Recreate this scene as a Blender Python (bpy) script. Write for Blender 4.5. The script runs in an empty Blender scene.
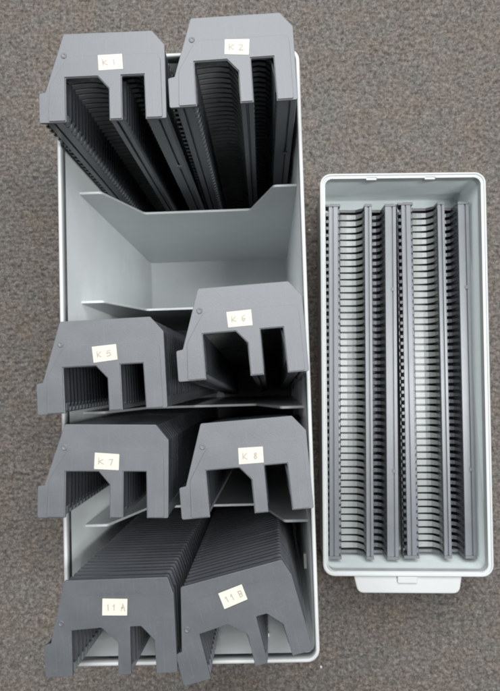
import bpy, bmesh, math, random
import numpy as np
from mathutils import Vector, Matrix
random.seed(4)
S = 0.01                       # the model is dimensioned in centimetres
scene = bpy.context.scene
COL = scene.collection

# ------------------------------------------------------------------ materials
def new_mat(name):
    m = bpy.data.materials.new(name); m.use_nodes = True
    nt = m.node_tree
    return m, nt, nt.nodes['Principled BSDF']

def N(nt, t, **kw):
    n = nt.nodes.new(t)
    for k, v in kw.items():
        if k.startswith('i_'): n.inputs[k[2:].replace('_', ' ')].default_value = v
        else: setattr(n, k, v)
    return n

def plastic(name, col, rough, var=0.05, bump=0.15, scale=900.0, spec=0.5, dust=0.0, coat=0.0):
    m, nt, b = new_mat(name)
    L = nt.links.new
    tc = N(nt, 'ShaderNodeTexCoord')
    n1 = N(nt, 'ShaderNodeTexNoise', i_Scale=45.0, i_Detail=5.0, i_Roughness=0.6)
    n2 = N(nt, 'ShaderNodeTexNoise', i_Scale=scale, i_Detail=2.0)
    L(tc.outputs['Object'], n1.inputs['Vector']); L(tc.outputs['Object'], n2.inputs['Vector'])
    r = N(nt, 'ShaderNodeValToRGB')
    r.color_ramp.elements[0].position = 0.3; r.color_ramp.elements[1].position = 0.7
    r.color_ramp.elements[0].color = tuple(c*(1-var) for c in col) + (1,)
    r.color_ramp.elements[1].color = tuple(min(1, c*(1+var)) for c in col) + (1,)
    L(n1.outputs['Fac'], r.inputs['Fac'])
    last = r.outputs['Color']
    if dust:
        n3 = N(nt, 'ShaderNodeTexNoise', i_Scale=420.0, i_Detail=4.0, i_Roughness=0.75)
        L(tc.outputs['Object'], n3.inputs['Vector'])
        r3 = N(nt, 'ShaderNodeValToRGB')
        r3.color_ramp.elements[0].position = 0.60; r3.color_ramp.elements[1].position = 0.78
        r3.color_ramp.elements[0].color = (0, 0, 0, 1); r3.color_ramp.elements[1].color = (dust,)*3 + (1,)
        L(n3.outputs['Fac'], r3.inputs['Fac'])
        mx = N(nt, 'ShaderNodeMixRGB'); mx.inputs['Color2'].default_value = (0.5, 0.5, 0.48, 1)
        L(r3.outputs['Color'], mx.inputs['Fac']); L(last, mx.inputs['Color1'])
        last = mx.outputs['Color']
    if dust:
        # fine rub marks in two directions
        for ang, thr, amt in ((0.5, 0.66, 0.055), (-0.9, 0.68, 0.05)):
            mp = N(nt, 'ShaderNodeMapping'); mp.inputs['Rotation'].default_value = (ang*0.7, ang*0.5, ang)
            mp.inputs['Scale'].default_value = (1400.0, 45.0, 90.0)
            ns = N(nt, 'ShaderNodeTexNoise', i_Scale=1.0, i_Detail=1.0)
            L(tc.outputs['Object'], mp.inputs['Vector']); L(mp.outputs['Vector'], ns.inputs['Vector'])
            rs = N(nt, 'ShaderNodeMapRange'); rs.inputs['From Min'].default_value = thr; rs.inputs['From Max'].default_value = thr+0.08
            rs.inputs['To Max'].default_value = amt*min(1.0, dust*9)
            L(ns.outputs['Fac'], rs.inputs['Value'])
            mq = N(nt, 'ShaderNodeMixRGB'); k = 0.42 if max(col) < 0.4 else 0.36
            mq.inputs['Color2'].default_value = (k, k, k*0.98, 1)
            L(rs.outputs['Result'], mq.inputs['Fac']); L(last, mq.inputs['Color1']); last = mq.outputs['Color']
    L(last, b.inputs['Base Color'])
    mr = N(nt, 'ShaderNodeMapRange')
    mr.inputs['To Min'].default_value = rough-0.06; mr.inputs['To Max'].default_value = rough+0.08
    L(n1.outputs['Fac'], mr.inputs['Value']); L(mr.outputs['Result'], b.inputs['Roughness'])
    bp = N(nt, 'ShaderNodeBump'); bp.inputs['Strength'].default_value = bump; bp.inputs['Distance'].default_value = 0.0002
    L(n2.outputs['Fac'], bp.inputs['Height']); L(bp.outputs['Normal'], b.inputs['Normal'])
    b.inputs['Specular IOR Level'].default_value = spec
    b.inputs['Coat Weight'].default_value = coat
    return m

M_TRAY = plastic('grey_tray_plastic', (0.152, 0.158, 0.168), 0.37, 0.10, 0.25, 1500, 0.55, dust=0.10)
M_TRAY2 = plastic('slate_tray_plastic', (0.112, 0.119, 0.129), 0.40, 0.10, 0.25, 1500, 0.5, dust=0.10)
M_FIN = plastic('shaded_slot_plastic', (0.040, 0.043, 0.049), 0.25, 0.06, 0.2, 1500, 0.6)  # tray grey darkened, puts the deep shade inside the trays into the colour
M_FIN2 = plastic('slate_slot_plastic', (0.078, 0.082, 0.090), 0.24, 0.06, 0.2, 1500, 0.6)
M_RAIL = plastic('satin_rail_plastic', (0.175, 0.187, 0.203), 0.30, 0.06, 0.2, 1500, 0.7)
M_WEB = plastic('lit_web_plastic', (0.33, 0.35, 0.34), 0.28, 0.08, 0.2, 1200, 0.6)  # tray grey lightened, puts the light caught by the curved bars into the colour
M_BOX = plastic('pale_box_plastic', (0.66, 0.69, 0.692), 0.36, 0.035, 0.2, 700, 0.5, dust=0.05)
M_CASE = plastic('pale_case_plastic', (0.73, 0.785, 0.78), 0.36, 0.02, 0.2, 700, 0.5, dust=0.05)
M_WHITE = plastic('white_rim_plastic', (0.69, 0.70, 0.69), 0.4, 0.02, 0.1, 700, 0.5)
M_LABEL = plastic('cream_paper', (0.76, 0.725, 0.60), 0.8, 0.03, 0.3, 2500, 0.2)
M_INK = plastic('faded_brown_ink', (0.46, 0.40, 0.36), 0.7, 0.3, 0.0, 800, 0.2)

def carpet_mat():
    m, nt, b = new_mat('carpet_pile')
    L = nt.links.new
    tc = N(nt, 'ShaderNodeTexCoord')
    at = N(nt, 'ShaderNodeAttribute', attribute_name='tuft')
    big = N(nt, 'ShaderNodeTexNoise', i_Scale=26.0, i_Detail=3.5, i_Roughness=0.6)
    med = N(nt, 'ShaderNodeTexNoise', i_Scale=260.0, i_Detail=5.0, i_Roughness=0.7)
    fine = N(nt, 'ShaderNodeTexNoise', i_Scale=620.0, i_Detail=4.0, i_Roughness=0.8)
    for n in (big, med, fine): L(tc.outputs['Object'], n.inputs['Vector'])
    r1 = N(nt, 'ShaderNodeValToRGB')
    e = r1.color_ramp.elements
    e[0].position = 0.34; e[0].color = (0.182, 0.173, 0.157, 1)
    e[1].position = 0.66; e[1].color = (0.192, 0.165, 0.140, 1)
    x = e.new(0.5); x.color = (0.190, 0.167, 0.152, 1)
    L(big.outputs['Fac'], r1.inputs['Fac'])
    r2 = N(nt, 'ShaderNodeValToRGB')
    e = r2.color_ramp.elements
    e[0].position = 0.3; e[0].color = (0.38, 0.38, 0.38, 1)
    e[1].position = 0.72; e[1].color = (1.68, 1.67, 1.65, 1)
    L(med.outputs['Fac'], r2.inputs['Fac'])
    m1 = N(nt, 'ShaderNodeMixRGB', blend_type='MULTIPLY'); m1.inputs['Fac'].default_value = 1.0
    L(r1.outputs['Color'], m1.inputs['Color1']); L(r2.outputs['Color'], m1.inputs['Color2'])
    r3 = N(nt, 'ShaderNodeValToRGB')
    e = r3.color_ramp.elements
    e[0].position = 0.3; e[0].color = (0.5, 0.5, 0.5, 1)
    e[1].position = 0.7; e[1].color = (1.6, 1.6, 1.6, 1)
    L(fine.outputs['Fac'], r3.inputs['Fac'])
    m2 = N(nt, 'ShaderNodeMixRGB', blend_type='MULTIPLY'); m2.inputs['Fac'].default_value = 1.0
    L(m1.outputs['Color'], m2.inputs['Color1']); L(r3.outputs['Color'], m2.inputs['Color2'])
    # sparse pale lint flecks
    vo = N(nt, 'ShaderNodeTexVoronoi', i_Scale=95.0)
    L(tc.outputs['Object'], vo.inputs['Vector'])
    lt = N(nt, 'ShaderNodeMath', operation='LESS_THAN'); lt.inputs[1].default_value = 0.13
    L(vo.outputs['Distance'], lt.inputs[0])
    sx = N(nt, 'ShaderNodeSeparateColor'); L(vo.outputs['Color'], sx.inputs['Color'])
    gt = N(nt, 'ShaderNodeMath', operation='GREATER_THAN'); gt.inputs[1].default_value = 0.988
    L(sx.outputs['Red'], gt.inputs[0])
    mu = N(nt, 'ShaderNodeMath', operation='MULTIPLY'); L(lt.outputs[0], mu.inputs[0]); L(gt.outputs[0], mu.inputs[1])
    m3 = N(nt, 'ShaderNodeMixRGB'); m3.inputs['Color2'].default_value = (0.75, 0.73, 0.7, 1)
    L(mu.outputs[0], m3.inputs['Fac']); L(m2.outputs['Color'], m3.inputs['Color1'])
    L(m3.outputs['Color'], b.inputs['Base Color'])
    b.inputs['Roughness'].default_value = 0.95
    b.inputs['Specular IOR Level'].default_value = 0.15
    b.inputs['Sheen Weight'].default_value = 0.15
    bp = N(nt, 'ShaderNodeBump'); bp.inputs['Strength'].default_value = 0.8; bp.inputs['Distance'].default_value = 0.0012
    L(fine.outputs['Fac'], bp.inputs['Height']); L(bp.outputs['Normal'], b.inputs['Normal'])
    return m
M_CARPET = carpet_mat()

# ------------------------------------------------------------------ mesh helpers
def link(name, bm, mat, parent=None, smooth=False, mats=None):
    bmesh.ops.recalc_face_normals(bm, faces=bm.faces[:])
    me = bpy.data.meshes.new(name); bm.to_mesh(me); bm.free()
    for mm in (mats or [mat]): me.materials.append(mm)
    if smooth:
        for p in me.polygons: p.use_smooth = True
    o = bpy.data.objects.new(name, me); COL.objects.link(o)
    if parent: o.parent = parent
    return o

def prism(bm, pts, z0, z1, mi=0):
    """closed polygon in xy (cm) extruded from z0 to z1"""
    lo = [bm.verts.new((x*S, y*S, z0*S)) for x, y in pts]
    hi = [bm.verts.new((x*S, y*S, z1*S)) for x, y in pts]
    n = len(pts)
    fs = [bm.faces.new(lo[::-1]), bm.faces.new(hi)]
    for i in range(n):
        fs.append(bm.faces.new((lo[i], lo[(i+1) % n], hi[(i+1) % n], hi[i])))
    for f in fs: f.material_index = mi
    return fs

def box(bm, x0, x1, y0, y1, z0, z1, mi=0):
    return prism(bm, [(x0, y0), (x1, y0), (x1, y1), (x0, y1)], z0, z1, mi)

def fillet(pts, rs, seg=5):
    out = []
    n = len(pts)
    for i, p in enumerate(pts):
        r = rs[i] if isinstance(rs, (list, tuple)) else rs
        if r <= 0: out.append(p); continue
        p = Vector(p); a = Vector(pts[i-1])-p; b = Vector(pts[(i+1) % n])-p
        ang = a.angle(b)
        if ang > 3.0: out.append(tuple(p)); continue
        d = min(r/math.tan(ang/2), a.length*0.45, b.length*0.45)
        A = p+a.normalized()*d; B = p+b.normalized()*d
        for k in range(seg+1):
            t = k/seg
            q = A*(1-t)**2 + p*2*t*(1-t) + B*t*t
            out.append((q.x, q.y))
    return out

def ring_loft(bm, loops, mi=0, cap0=False, cap1=False, close=True):
    """loops: list of lists of 3D points (cm), same length"""
    vs = [[bm.verts.new((x*S, y*S, z*S)) for x, y, z in L] for L in loops]
    n = len(vs[0])
    for a, b in zip(vs[:-1], vs[1:]):
        for i in range(n if close else n-1):
            j = (i+1) % n
            f = bm.faces.new((a[i], a[j], b[j], b[i])); f.material_index = mi
            f.smooth = True
    if cap0: bm.faces.new(vs[0][::-1]).material_index = mi
    if cap1: bm.faces.new(vs[-1]).material_index = mi
    return vs

def bevel_mod(o, w, seg=2, ang=30):
    md = o.modifiers.new('bevel', 'BEVEL'); md.width = w*S; md.segments = seg
    md.limit_method = 'ANGLE'; md.angle_limit = math.radians(ang)
    md.harden_normals = False

def thing(name, label, cat, loc, rot=(0, 0, 0), group=None):
    o = bpy.data.objects.new(name, None); COL.objects.link(o)
    o.empty_display_size = 0.02
    o.location = Vector(loc)*S; o.rotation_euler = rot
    o['label'] = label; o['category'] = cat
    if group: o['group'] = group
    return o

def copy_thing(root, label):
    def cp(o, parent):
        c = o.copy(); COL.objects.link(c); c.parent = parent
        c.matrix_parent_inverse = o.matrix_parent_inverse.copy()
        for ch in [k for k in COL.objects if k.parent == o]: cp(ch, c)
        return c
    r = cp(root, None); r['label'] = label
    return r

# ------------------------------------------------------------------ carpet
def make_carpet():
    # dense woven patch under the objects, coarse border beyond it, one sheet
    def axis(lo, hi, step, far):
        mid = np.arange(lo, hi+step/2, step)
        g = []; d = step; v = hi
        while v < far: d *= 1.6; v += d; g.append(v)
        g2 = []; d = step; v = lo
        while v > -far: d *= 1.6; v -= d; g2.append(v)
        return np.array(g2[::-1] + list(mid) + g)
    st = 0.13
    xs = axis(-31, 30, st, 250); ys = axis(-36, 44, st, 250)
    X, Y = np.meshgrid(xs, ys)
    rng = np.random.default_rng(7)
    def vnoise(cx, cy, seed):
        r = np.random.default_rng(seed); T = r.random((256, 256))
        gx = X/cx; gy = Y/cy
        ix = np.floor(gx).astype(int); iy = np.floor(gy).astype(int)
        fx = gx-ix; fy = gy-iy; fx = fx*fx*(3-2*fx); fy = fy*fy*(3-2*fy)
        t = lambda a, b: T[b % 256, a % 256]
        return (t(ix, iy)*(1-fx)+t(ix+1, iy)*fx)*(1-fy)+(t(ix, iy+1)*(1-fx)+t(ix+1, iy+1)*fx)*fy
    # loop pile: rows of jittered rounded tufts
    px, py = 0.48, 0.40
    wx = X + 0.25*(vnoise(0.9, 0.9, 1)-0.5); wy = Y + 0.25*(vnoise(0.9, 0.9, 2)-0.5)
    best = np.full(X.shape, 9.0)
    T1 = rng.random((512, 512)); T2 = rng.random((512, 512)); T3 = rng.random((512, 512))
    ci = np.floor(wx/px).astype(int); cj = np.floor(wy/py).astype(int)
    hgt = np.zeros(X.shape)
    for di in (-1, 0, 1):
        for dj in (-1, 0, 1):
            a = ci+di; b = cj+dj
            u = (a+0.5+0.6*(T1[b % 512, a % 512]-0.5))*px; v = (b+0.5+0.6*(T2[b % 512, a % 512]-0.5))*py
            d = np.sqrt(((wx-u)/px*1.25)**2+((wy-v)/py*1.25)**2)
            h = np.clip(1-d*d*1.5, 0, 1)**0.6*(0.65+0.5*T3[b % 512, a % 512])
            hgt = np.maximum(hgt, h)
    Z = hgt*0.34 + 0.08*(vnoise(0.3, 0.25, 3)-0.5) + 0.10*(vnoise(2.2, 2.2, 5)-0.5) - 0.30
    ny, nx = X.shape
    co = np.stack([X, Y, Z], -1).reshape(-1, 3)*S
    idx = np.arange(nx*ny).reshape(ny, nx)
    q = np.stack([idx[:-1, :-1], idx[:-1, 1:], idx[1:, 1:], idx[1:, :-1]], -1).reshape(-1, 4)
    me = bpy.data.meshes.new('carpet')
    me.vertices.add(len(co)); me.vertices.foreach_set('co', co.ravel())
    me.loops.add(q.size); me.loops.foreach_set('vertex_index', q.ravel().astype(np.int32))
    me.polygons.add(len(q)); me.polygons.foreach_set('loop_start', np.arange(0, q.size, 4, dtype=np.int32))
    me.polygons.foreach_set('loop_total', np.full(len(q), 4, dtype=np.int32))
    me.polygons.foreach_set('use_smooth', np.ones(len(q), dtype=bool))
    me.update(calc_edges=True); me.validate()
    me.materials.append(M_CARPET)
    o = bpy.data.objects.new('carpet', me); COL.objects.link(o)
    o['kind'] = 'structure'
make_carpet()

# ------------------------------------------------------------------ rounded box shells
def rrect(hw, hl, r, z, seg=6, cx=0, cy=0):
    out = []
    for sx, sy, a0 in ((1, 1, 0), (-1, 1, 90), (-1, -1, 180), (1, -1, 270)):
        for k in range(seg+1):
            a = math.radians(a0+90*k/seg)
            out.append((cx+sx*(hw-r)+r*math.cos(a), cy+sy*(hl-r)+r*math.sin(a), z))
    return out

def vessel(bm, W, L, H, wall, rad, floor_z=0.3, taper=0.0):
    o_, i_ = (W/2, L/2), (W/2-wall, L/2-wall)
    t = taper
    loops = [rrect(o_[0]-t-0.4, o_[1]-t-0.4, max(rad-0.3, .1), 0.02),
             rrect(o_[0]-t, o_[1]-t, rad, 0.35),
             rrect(o_[0], o_[1], rad, H-0.10),
             rrect(o_[0]-0.03, o_[1]-0.03, rad, H-0.03),
             rrect(o_[0]-0.09, o_[1]-0.09, rad-0.05, H),
             rrect(i_[0]+0.07, i_[1]+0.07, rad-wall+0.07, H),
             rrect(i_[0], i_[1], rad-wall, H-0.08),
             rrect(i_[0]-t, i_[1]-t, rad-wall, floor_z+0.15),
             rrect(i_[0]-t-0.15, i_[1]-t-0.15, max(rad-wall-0.1, .05), floor_z)]
    ring_loft(bm, loops, cap0=True, cap1=True)

# ---- tall storage box
BX, BY, BROT, BW, BL, BH, DH = -5.098, 1.551, 0.030, 14.90, 36.51, 30.84, 26.90
tall = thing('storage_box', 'tall open white plastic box with five divided rows, eight slide trays standing in it', 'storage box',
             (BX, BY, 0), (0, 0, BROT))
bm = bmesh.new(); vessel(bm, BW, BL, BH-0.35, 0.22, 0.75, 0.3, 0.0)
link('box_body', bm, M_BOX, tall)
# bright rolled rim sits on the wall
bm = bmesh.new()
def lip(bm, W, L, rad, z0, z1, out, inn, mi=0):
    o_ = (W/2+out, L/2+out); i_ = (W/2-inn, L/2-inn)
    loops = [rrect(o_[0], o_[1], rad+out, z0), rrect(o_[0], o_[1], rad+out, z1-0.06), rrect(o_[0]-0.06, o_[1]-0.06, rad+out-.06, z1),
             rrect(i_[0]+0.05, i_[1]+0.05, rad-inn+.05, z1), rrect(i_[0], i_[1], rad-inn, z1-0.06), rrect(i_[0], i_[1], rad-inn, z0)]
    vs = ring_loft(bm, loops, mi=mi)
    n = len(vs[0])
    for i in range(n):
        j = (i+1) % n
        bm.faces.new((vs[-1][i], vs[-1][j], vs[0][j], vs[0][i])).material_index = mi
lip(bm, BW, BL, 0.75, BH-0.9, BH, 0.0, 0.228)
link('rim', bm, M_WHITE, tall)
wi = BW/2-0.22
for k in range(4):
    v = BL/2-(k+1)*BL/5
    bm = bmesh.new()
    zl = 21.0
    pts = [(-wi-0.02, 0.25), (wi+0.02, 0.25), (wi+0.02, DH), (wi-1.55, DH), (wi-3.25, zl), (-wi+3.25, zl), (-wi+1.45, DH), (-wi-0.02, DH)]
    pts = fillet(pts, [0, 0, 0, .35, .35, .35, .35, 0], 4)
    lo = [bm.verts.new((x*S, (v-0.09)*S, z*S)) for x, z in pts]
    hi = [bm.verts.new((x*S, (v+0.09)*S, z*S)) for x, z in pts]
    bm.faces.new(lo); bm.faces.new(hi[::-1])
    for i in range(len(pts)):
        j = (i+1) % len(pts); bm.faces.new((lo[i], hi[i], hi[j], lo[j]))
    o = link('divider', bm, M_BOX, tall)
    bevel_mod(o, 0.05, 2, 50)
# small moulded ledges low on the inside of the end wall and the side wall
for a_ in (3.3, -4.6):
    bm = bmesh.new(); box(bm, a_, a_+1.2, -BL/2+0.2, -BL/2+0.42, 27.0, 27.4)
    link('inner_ledge', bm, M_WHITE, tall)
bm = bmesh.new()
box(bm, wi-0.18, wi+0.01, -15.2, -14.2, 22.2, 22.6)
link('inner_ledge', bm, M_WHITE, tall)

# ---- low case with handle
CX, CY, CROT, CW, CL, CH = 12.62, 0.563, 0.003, 15.58, 37.56, 7.96
low = thing('low_case', 'low open white plastic case with handle flap, holding two slide trays lying flat', 'case',
            (CX, CY, 0), (0, 0, CROT))
bm = bmesh.new(); vessel(bm, CW-0.3, CL-0.3, CH-0.12, 0.24, 0.85, 0.3, 0.10)
link('case_body', bm, M_CASE, low)
# rim: outer rolled lip, a groove, and an inner lip broken by two notches at the far end
bm = bmesh.new(); lip(bm, CW-0.1, CL-0.1, 1.0, CH-0.8, CH, 0.05, 0.16)
link('rim', bm, M_WHITE, low)
bm = bmesh.new()
hw, hl = CW/2-0.42, CL/2-0.42
def strip(pts, w, z0, z1):
    for (a, b) in zip(pts[:-1], pts[1:]):
        a = Vector(a); b = Vector(b); d = (b-a).normalized(); nn = Vector((-d.y, d.x))*w/2
        prism(bm, [tuple(a+nn-d*0.01), tuple(a-nn-d*0.01), tuple(b-nn+d*0.01), tuple(b+nn+d*0.01)], z0, z1)
def arc(cx, cy, r, a0, a1, n=6):
    return [(cx+r*math.cos(math.radians(a0+(a1-a0)*k/n)), cy+r*math.sin(math.radians(a0+(a1-a0)*k/n))) for k in range(n+1)]
rr = 0.75
path = [(3.1, hl)] + arc(hw-rr, hl-rr, rr, 90, 0) + arc(hw-rr, -hl+rr, rr, 0, -90) + arc(-hw+rr, -hl+rr, rr, -90, -180) + arc(-hw+rr, hl-rr, rr, 180, 90) + [(-3.4, hl)]
strip(path, 0.13, CH-1.0, CH-0.06)
strip([(-2.4, hl), (2.1, hl)], 0.13, CH-1.0, CH-0.06)
link('inner_lip', bm, M_WHITE, low)
for a_ in (-3.38, 2.12):
    bm = bmesh.new(); box(bm, a_, a_+0.96, hl-0.16, hl+0.14, CH-1.0, CH-0.22)
    link('catch_notch', bm, M_WHITE, low)
# handle flap
bm = bmesh.new()
y0 = -CL/2-0.02
pts = fillet([(-4.95, y0), (-4.55, y0-1.62), (4.75, y0-1.62), (5.0, y0)], [0, .7, .7, 0], 6)
prism(bm, pts, CH-0.75, CH-0.42)
o = link('handle', bm, M_WHITE, low); bevel_mod(o, 0.12, 3, 50)
bm = bmesh.new()
prism(bm, fillet([(-0.95, y0-0.62), (0.85, y0-0.62), (0.85, y0+0.0), (-0.95, y0+0.0)], [.12, .12, 0, 0], 3), CH-0.415, CH-0.14)
o2 = link('latch_tab', bm, M_WHITE, o); bevel_mod(o2, 0.05, 2, 50)

# ------------------------------------------------------------------ slide trays
LT = 34.53; NS = 50
OUT = [(0, 0), (1.5, 0), (1.5, 2.44), (3.27, 2.44), (3.87, 1.75), (3.87, 0), (4.6, 0), (4.6, 2.44), (5.82, 2.44), (5.86, 0),
       (7.0, 0), (7.0, 4.1), (6.32, 4.92), (1.42, 4.95), (0.36, 1.72), (0, 1.66)]
OUTR = [.12, .03, .05, .08, .08, .03, .03, .05, .05, .03, .1, .1, .1, .12, .05, .1]
OUTB = [(0, 0), (1.45, 0), (1.5, 2.36), (3.1, 2.44), (3.95, 1.65), (3.87, 0), (4.55, 0), (4.62, 2.44), (5.2, 2.44), (5.88, 1.7), (5.90, 0),
        (7.0, 0), (7.0, 4.0), (6.72, 4.90), (1.20, 4.95), (0.36, 1.72), (0, 1.66)]
OUTBR = [.12, .03, .05, .15, .15, .03, .03, .05, .15, .1, .03, .1, .1, .1, .12, .05, .1]

def fin_poly(kind):
    i = 0.07
    if kind == 'k':
        return [(0.42, 0.32), (1.46, 0.32), (1.53, 0.5), (1.53, 2.75), (1.85, 3.3), (3.60, 3.3), (3.84, 2.75), (3.86, 0.32), (4.65, 0.32), (4.65, 3.2), (4.8, 3.6), (5.6, 3.6), (5.82, 3.0),
                (5.84, 0.32), (6.93, 0.32), (6.93, 4.08), (6.28, 4.85), (1.47, 4.88), (0.44, 1.74)]
    return [(0.42, 0.32), (1.42, 0.32), (1.53, 2.44), (3.1, 2.50), (3.88, 1.75), (3.82, 0.32), (4.62, 0.32), (4.66, 2.50), (5.2, 2.50), (5.84, 1.75), (5.84, 0.32),
            (6.93, 0.32), (6.93, 3.98), (6.66, 4.83), (1.25, 4.88), (0.44, 1.74)]

def make_tray(kind, name, label, loc, rot):
    pm, fm = (M_TRAY, M_FIN) if kind == 'k' else (M_TRAY2, M_FIN2)
    t = thing(name, label, 'slide tray', loc, rot, 'grey slide trays')
    o_, r_ = (OUT, OUTR) if kind == 'k' else (OUTB, OUTBR)
    # end plates, the upper with its raised face
    for top in (1, 0):
        bm = bmesh.new()
        z0, z1 = (LT-0.28, LT-0.075) if top else (0.0, 0.28)
        prism(bm, fillet(o_, r_, 3), z0, z1)
        p = link('end_plate', bm, pm, t); bevel_mod(p, 0.03, 2, 40)
        if top:
            bm = bmesh.new()
            if kind == 'k':
                inner = [(0.52, 0.06), (1.45, 0.06), (1.45, 2.49), (3.29, 2.49), (3.92, 1.77), (3.92, 0.06), (4.55, 0.06), (4.55, 2.49), (5.87, 2.49), (5.91, 0.06),
                         (6.78, 0.06), (6.74, 3.62), (1.62, 3.62), (0.62, 2.0)]
                ir = [.1, .02, .02, .05, .05, .02, .02, .02, .02, .02, .1, .45, .5, .5]
                prism(bm, fillet(inner, ir, 5), LT-0.075, LT)
                f = link('face_panel', bm, pm, p); bevel_mod(f, 0.06, 3, 40)
                dx, dy = 1.42, 3.72
            else:
                # two rows of tiny moulded marks
                for k in range(26):
                    if k in (5, 6, 13, 19): continue
                    h = random.uniform(.05, .1)
                    x = 2.0+k*0.13
                    prism(bm, [(x, 4.12), (x+.07, 4.12), (x+.07, 4.12+h), (x, 4.12+h)], LT-0.076, LT-0.05)
                link('moulded_marks', bm, pm, p)
                dx, dy = 0.95, 2.75
            # round moulding dimple
            bm = bmesh.new()
            R0 = 0.15
            loops = [[(dx+r*math.cos(a*math.tau/16), dy+r*math.sin(a*math.tau/16), z) for a in range(16)]
                     for r, z in ((R0+.03, LT-.09), (R0, LT-.03), (R0-.05, LT-.03), (R0-.09, LT-.07))]
            ring_loft(bm, loops, cap1=True)
            link('dimple', bm, pm, p)
    # comb of slot dividers
    bm = bmesh.new()
    fp = fin_poly(kind)
    pitch = (LT-0.8)/NS
    for k in range(1, NS):
        z = 0.4+k*pitch+random.uniform(-.025, .025)
        fs = prism(bm, fp, z-0.15, z+0.15)
        ax_, ay_ = random.uniform(-.006, .006), random.uniform(-.006, .006)
        for v in {v for f in fs for v in f.verts}: v.co.z += v.co.x*ax_+v.co.y*ay_
        # drive rack tooth on the flange
        prism(bm, [(0.07, 0.12), (0.50, 0.12), (0.50, 1.58), (0.07, 1.58)], z-0.17, z+0.17)
    cb = link('slot_comb', bm, fm, t); bevel_mod(cb, 0.035, 1, 30)
    # curved web bars across the two channels, a narrow slit between each pair
    bm = bmesh.new()
    def web(xs, ys, th, w0, w1):
        for k in range(NS):
            zc = 0.4+(k+0.5)*pitch
            loops = []
            n = len(xs)
            for q, (x, y) in enumerate(zip(xs, ys)):
                u = q/(n-1); w = (w0+(w1-w0)*u*u)/2
                loops.append([(x+0.02, y+0.025, zc-w), (x, y, zc-w*0.88), (x, y, zc+w*0.88), (x+0.02, y+0.025, zc+w), (x+th, y+th, zc+w*0.9), (x+th, y+th, zc-w*0.9)])
            ring_loft(bm, loops, cap0=True, cap1=True)
        for f in bm.faces: f.smooth = False
    web([1.42, 1.9, 2.4, 2.9, 3.32, 3.60, 3.83, 3.85], [2.50, 2.56, 2.59, 2.58, 2.50, 2.16, 1.7, 0.6], 0.08, 0.55, 0.34)
    link('slot_web', bm, M_WEB, t)
    bm = bmesh.new()
    web([4.1, 4.6, 5.0, 5.40, 5.70, 5.81, 5.83], [2.62, 2.74, 2.78, 2.70, 2.40, 1.5, 0.7], 0.08, 0.42, 0.28)
    link('slot_web', bm, M_RAIL, t)
    # thin walls tying the comb together
    bm = bmesh.new()
    a, b = 0.28, LT-0.28
    prism(bm, [(0.46, 0.30), (0.60, 0.30), (0.60, 1.75), (1.60, 4.70), (1.60, 4.80), (1.48, 4.80), (0.50, 1.78)], a, b)     # sloping side
    prism(bm, [(1.12, 0.30), (1.24, 0.30), (1.24, 2.9), (1.12, 2.9)], a, b)
    prism(bm, [(6.74, 0.30), (6.86, 0.30), (6.86, 4.04), (6.22, 4.70), (1.62, 4.70), (1.62, 4.58), (6.16, 4.58), (6.74, 4.0)], a, b)
    prism(bm, [(3.92, 0.35), (4.04, 0.35), (4.17, 4.56), (4.05, 4.56)], a, b)
    prism(bm, [(5.86, 0.62), (5.98, 0.62), (5.98, 3.2), (5.86, 3.2)], a, b)
    link('side_wall', bm, fm, t)
    # long grooved rails along the tips of the three legs
    def rail(x0, x1, g0, g1, drop=0.42, teeth=False):
        bm = bmesh.new()
        prism(bm, [(x0, 0.04), (g0, 0.04), (g0, 0.22), (g1, 0.22), (g1, 0.04), (x1, 0.04), (x1, drop), (x0, drop)], a, b)
        if teeth:
            for k in range(NS):
                zc = 0.4+(k+0.5)*pitch
                prism(bm, [(x1-0.02, 0.07), (x1+0.14, 0.09), (x1+0.20, 0.16), (x1+0.20, 0.55), (x1-0.02, 0.55)], zc-0.22, zc+0.22)
        r = link('rail', bm, M_RAIL, t); bevel_mod(r, 0.025, 1, 40); return r
    rail(0.36, 1.27, 0.70, 0.82, teeth=True)
    rail(3.89, 4.58, 4.17, 4.31)
    r3 = rail(5.88, 6.96, 6.50, 6.62, 0.6)
    for zz in (0.245, 0.755):
        bm = bmesh.new()
        prism(bm, fillet([(6.40, -0.03), (6.72, -0.03), (6.72, 0.24), (6.40, 0.24)], 0), LT*zz-0.17, LT*zz+0.17)
        link('peg', bm, pm, r3)
    # fine rack strip joining the outer ends of the teeth
    bm = bmesh.new(); prism(bm, [(0.02, 0.5), (0.09, 0.5), (0.09, 1.60), (0.02, 1.60)], a, b)
    link('rack_strip', bm, fm, t)
    return t

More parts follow.
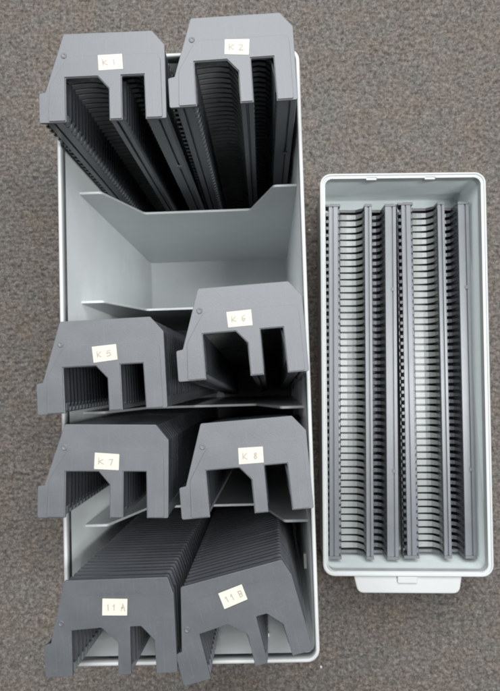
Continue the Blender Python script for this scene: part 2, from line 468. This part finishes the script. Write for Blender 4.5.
GL = {  # pen strokes in a unit box
 'K': [[(0, 0), (0.02, 1)], [(0.6, 0.95), (0.05, 0.45), (0.62, 0.0)]],
 '1': [[(0.12, 0.75), (0.3, 1), (0.3, 0)]],
 '2': [[(0.02, 0.78), (0.2, 1), (0.45, 0.95), (0.5, 0.7), (0.02, 0.02), (0.58, 0.03)]],
 '5': [[(0.55, 1), (0.1, 0.98), (0.06, 0.55), (0.4, 0.6), (0.55, 0.3), (0.35, 0.02), (0.0, 0.08)]],
 '6': [[(0.5, 1), (0.15, 0.7), (0.03, 0.25), (0.25, 0), (0.5, 0.15), (0.48, 0.42), (0.2, 0.48), (0.05, 0.3)]],
 '7': [[(0.0, 0.97), (0.55, 1), (0.2, 0.0)]],
 '8': [[(0.5, 0.85), (0.3, 1), (0.1, 0.82), (0.45, 0.4), (0.42, 0.08), (0.2, 0), (0.06, 0.2), (0.5, 0.75)]],
 'A': [[(0.0, 0), (0.3, 1), (0.6, 0)], [(0.12, 0.38), (0.5, 0.4)]],
 'B': [[(0.05, 0), (0.05, 1), (0.4, 0.95), (0.42, 0.6), (0.05, 0.52), (0.5, 0.42), (0.48, 0.06), (0.05, 0)]],
}
def sticker(tray, text, lx, ly, ang, w=1.32, h=0.85):
    plate = [c for c in tray.children if c.name.startswith('end_plate')][0]
    bm = bmesh.new()
    ca, sa = math.cos(ang), math.sin(ang)
    def tr(x, y): return (lx+ca*x-sa*y, ly+sa*x+ca*y)
    j = lambda: random.uniform(-.02, .02)
    prism(bm, [tr(-w/2+j(), -h/2+j()), tr(w/2+j(), -h/2+j()), tr(w/2+j(), h/2+j()), tr(-w/2+j(), h/2+j())], LT+0.004, LT+0.016)
    st = link('label_sticker', bm, M_LABEL, plate)
    bm = bmesh.new()
    hh, pw = 0.30, 0.062
    n = len(text); x = -0.42 if n == 3 else -0.45
    for c in text:
        if c == ' ': x += 0.17; continue
        for s in GL[c]:
            pts = [Vector((x+px*0.36+random.uniform(-.026, .026), -0.17+py*hh+random.uniform(-.026, .026))) for px, py in s]
            for i, (a, b) in enumerate(zip(pts[:-1], pts[1:])):
                d = (b-a).normalized(); nn = Vector((-d.y, d.x))*pw/2; a2 = a-d*pw*.4; b2 = b+d*pw*.4
                z = LT+0.0175+0.0006*i
                prism(bm, [tr(*(a2+nn)), tr(*(a2-nn)), tr(*(b2-nn)), tr(*(b2+nn))], z-0.001, z+0.001)
        x += 0.30 if c == '1' and n > 3 else 0.36
    link('handwriting', bm, M_INK, st)

FZ = 0.32
def stand(x, y, deg, leanx=0.0, leany=0.0):
    """pose with the TOP corner at x, y; the foot is moved by lean (cm)"""
    z = Vector((-leanx, -leany, LT)).normalized()
    xa = Vector((math.cos(math.radians(deg)), math.sin(math.radians(deg)), 0)); xa = (xa - z*xa.dot(z)).normalized()
    ya = z.cross(xa)
    R = Matrix((xa, ya, z)).transposed()
    top = Vector((x, y, LT+0.4)); base = top - z*LT
    return base, R.to_euler()

P = [  # text, x, y, deg, lean, sticker centre px -> local, sticker turn, label
 ('K 1', -12.60, 13.93, 1.85, (-.0, 0.0), 'K1'), ('K 2', -5.44, 14.70, 3.49, (-.3, -.2), 'K2'),
 ('K 5', -12.45, -2.00, 3.41, (0, 0), 'K5'), ('K 6', -4.88, -0.22, 4.87, (0.1, -1.55), 'K6'),
 ('K 7', -12.38, -7.44, 0.18, (0, 0), 'K7'), ('K 8', -4.66, -7.50, 5.35, (-.1, -1.4), 'K8'),
 ('11 A', -11.82, -15.75, 3.35, (.6, -.2), '11A'), ('11 B', -4.50, -16.1, 16.0, (0, 0), '11B')]
LAB = {
 'K1': 'upright grey slide tray stickered K 1, in the far left corner of the box',
 'K2': 'upright grey slide tray stickered K 2, in the far right corner of the box',
 'K5': 'upright grey slide tray stickered K 5, on the left just below the empty row',
 'K6': 'upright grey slide tray stickered K 6, on the right just below the empty row',
 'K7': 'upright grey slide tray stickered K 7, between trays K 5 and 11 A',
 'K8': 'upright grey slide tray stickered K 8, between trays K 6 and the slanted 11 B',
 '11A': 'darker slate slide tray stickered 11 A, upright in the near left corner of the box',
 '11B': 'darker slate slide tray stickered 11 B, twisted in the near right corner of the box'}
STK = {'K1': (110.4, 62, 1.5), 'K2': (237, 46.5, -4), 'K5': (104.7, 353.4, 4), 'K6': (239.3, 318, 1.5), 'K7': (107, 461.5, -2.5),
       'K8': (251, 455.8, -1), '11A': (115.2, 606.7, -3), '11B': (233, 596.3, 6)}

# ------------------------------------------------------------------ camera
H, F, AX, AY = 70.311, 665.15, 0.048598, 0.029682
RC = (Matrix.Rotation(AY, 3, 'Y') @ Matrix.Rotation(AX, 3, 'X'))
cd = bpy.data.cameras.new('camera'); cam = bpy.data.objects.new('camera', cd); COL.objects.link(cam)
cd.sensor_fit = 'VERTICAL'; cd.sensor_height = 24.0; cd.lens = F/691*24.0
cd.clip_start = 0.01; cd.clip_end = 50
cam.matrix_world = Matrix.Translation((0, 0, H*S)) @ RC.to_4x4()
scene.camera = cam
# where the sticker centres, measured in the photograph, fall on each end plate
STL = {}
for key, (u, v, a) in STK.items():
    pr = [q for q in P if q[5] == key][0]
    d = RC @ Vector((u-250, 345.5-v, -F)); s = (LT+0.4-H)/d.z
    w = Vector((d.x*s-pr[1], d.y*s-pr[2])); r = math.radians(-pr[3])
    STL[key] = (w.x*math.cos(r)-w.y*math.sin(r), w.x*math.sin(r)+w.y*math.cos(r), math.radians(a))

proto = None
for text, x, y, deg, lean, key in P:
    base, eu = stand(x, y, deg, *lean)
    if key.startswith('K'):
        if proto is None:
            t = proto = make_tray('k', 'slide_tray', LAB[key], base, eu)
        else:
            t = copy_thing(proto, LAB[key]); t.location = base*S; t.rotation_euler = eu
    else:
        if key == '11A': t = protob = make_tray('b', 'slide_tray', LAB[key], base, eu)
        else: t = copy_thing(protob, LAB[key]); t.location = base*S; t.rotation_euler = eu
    t['_k'] = key
    if key == 'K1':
        # the two trays lying in the low case, copied before any sticker goes on
        for (lx, ly, rz, lab) in ((5.37, -17.40, -0.0029, 'grey slide tray lying in the low case, the left one, nearer the tall box'),
                                  (12.80, -17.29, 0.0066, 'grey slide tray lying in the low case, the right one of its two trays')):
            q = copy_thing(proto, lab)
            q.location = Vector((lx, ly, FZ+5.0))*S
            q.rotation_euler = (Matrix.Rotation(rz, 3, 'Z') @ Matrix.Rotation(-math.pi/2, 3, 'X')).to_euler()
    if key == '11A':
        hold = t
    if key not in ('K1', '11A'):
        pass
bpy.context.view_layer.update()
for o in [o for o in COL.objects if '_k' in o.keys()]:
    key = o['_k']; del o['_k']
    lx, ly, a = STL[key]
    sticker(o, [p[0] for p in P if p[5] == key][0], lx, ly, a)

# ------------------------------------------------------------------ light: soft ceiling panels of the room
def area(name, loc, target, sx, sy, power, col):
    d = bpy.data.lights.new(name, 'AREA'); d.shape = 'RECTANGLE'; d.size = sx; d.size_y = sy; d.energy = power; d.color = col
    o = bpy.data.objects.new(name, d); COL.objects.link(o); o.location = loc
    o.rotation_euler = (Vector(target)-Vector(loc)).to_track_quat('-Z', 'Y').to_euler()
    return o
area('ceiling_panel_light', (-0.1, 0.62, 2.3), (0, 0, 0), 1.1, 0.6, 18, (0.97, 0.985, 1.0))
area('ceiling_panel_light', (-0.05, 1.30, 2.1), (0, 0.1, 0), 1.5, 1.0, 36, (0.96, 0.985, 1.0))
area('ceiling_panel_light', (0.75, -0.02, 2.1), (0, 0, 0), 0.36, 0.75, 22, (0.97, 0.99, 1.0))
w = bpy.data.worlds.new('World'); scene.world = w; w.use_nodes = True
w.node_tree.nodes['Background'].inputs['Color'].default_value = (0.95, 0.97, 1.0, 1)
w.node_tree.nodes['Background'].inputs['Strength'].default_value = 0.025

scene.view_settings.view_transform = 'Standard'; scene.view_settings.look = 'None'
scene.view_settings.exposure = 0.06; scene.view_settings.gamma = 1.0

scene.cycles.filter_width = 2.0
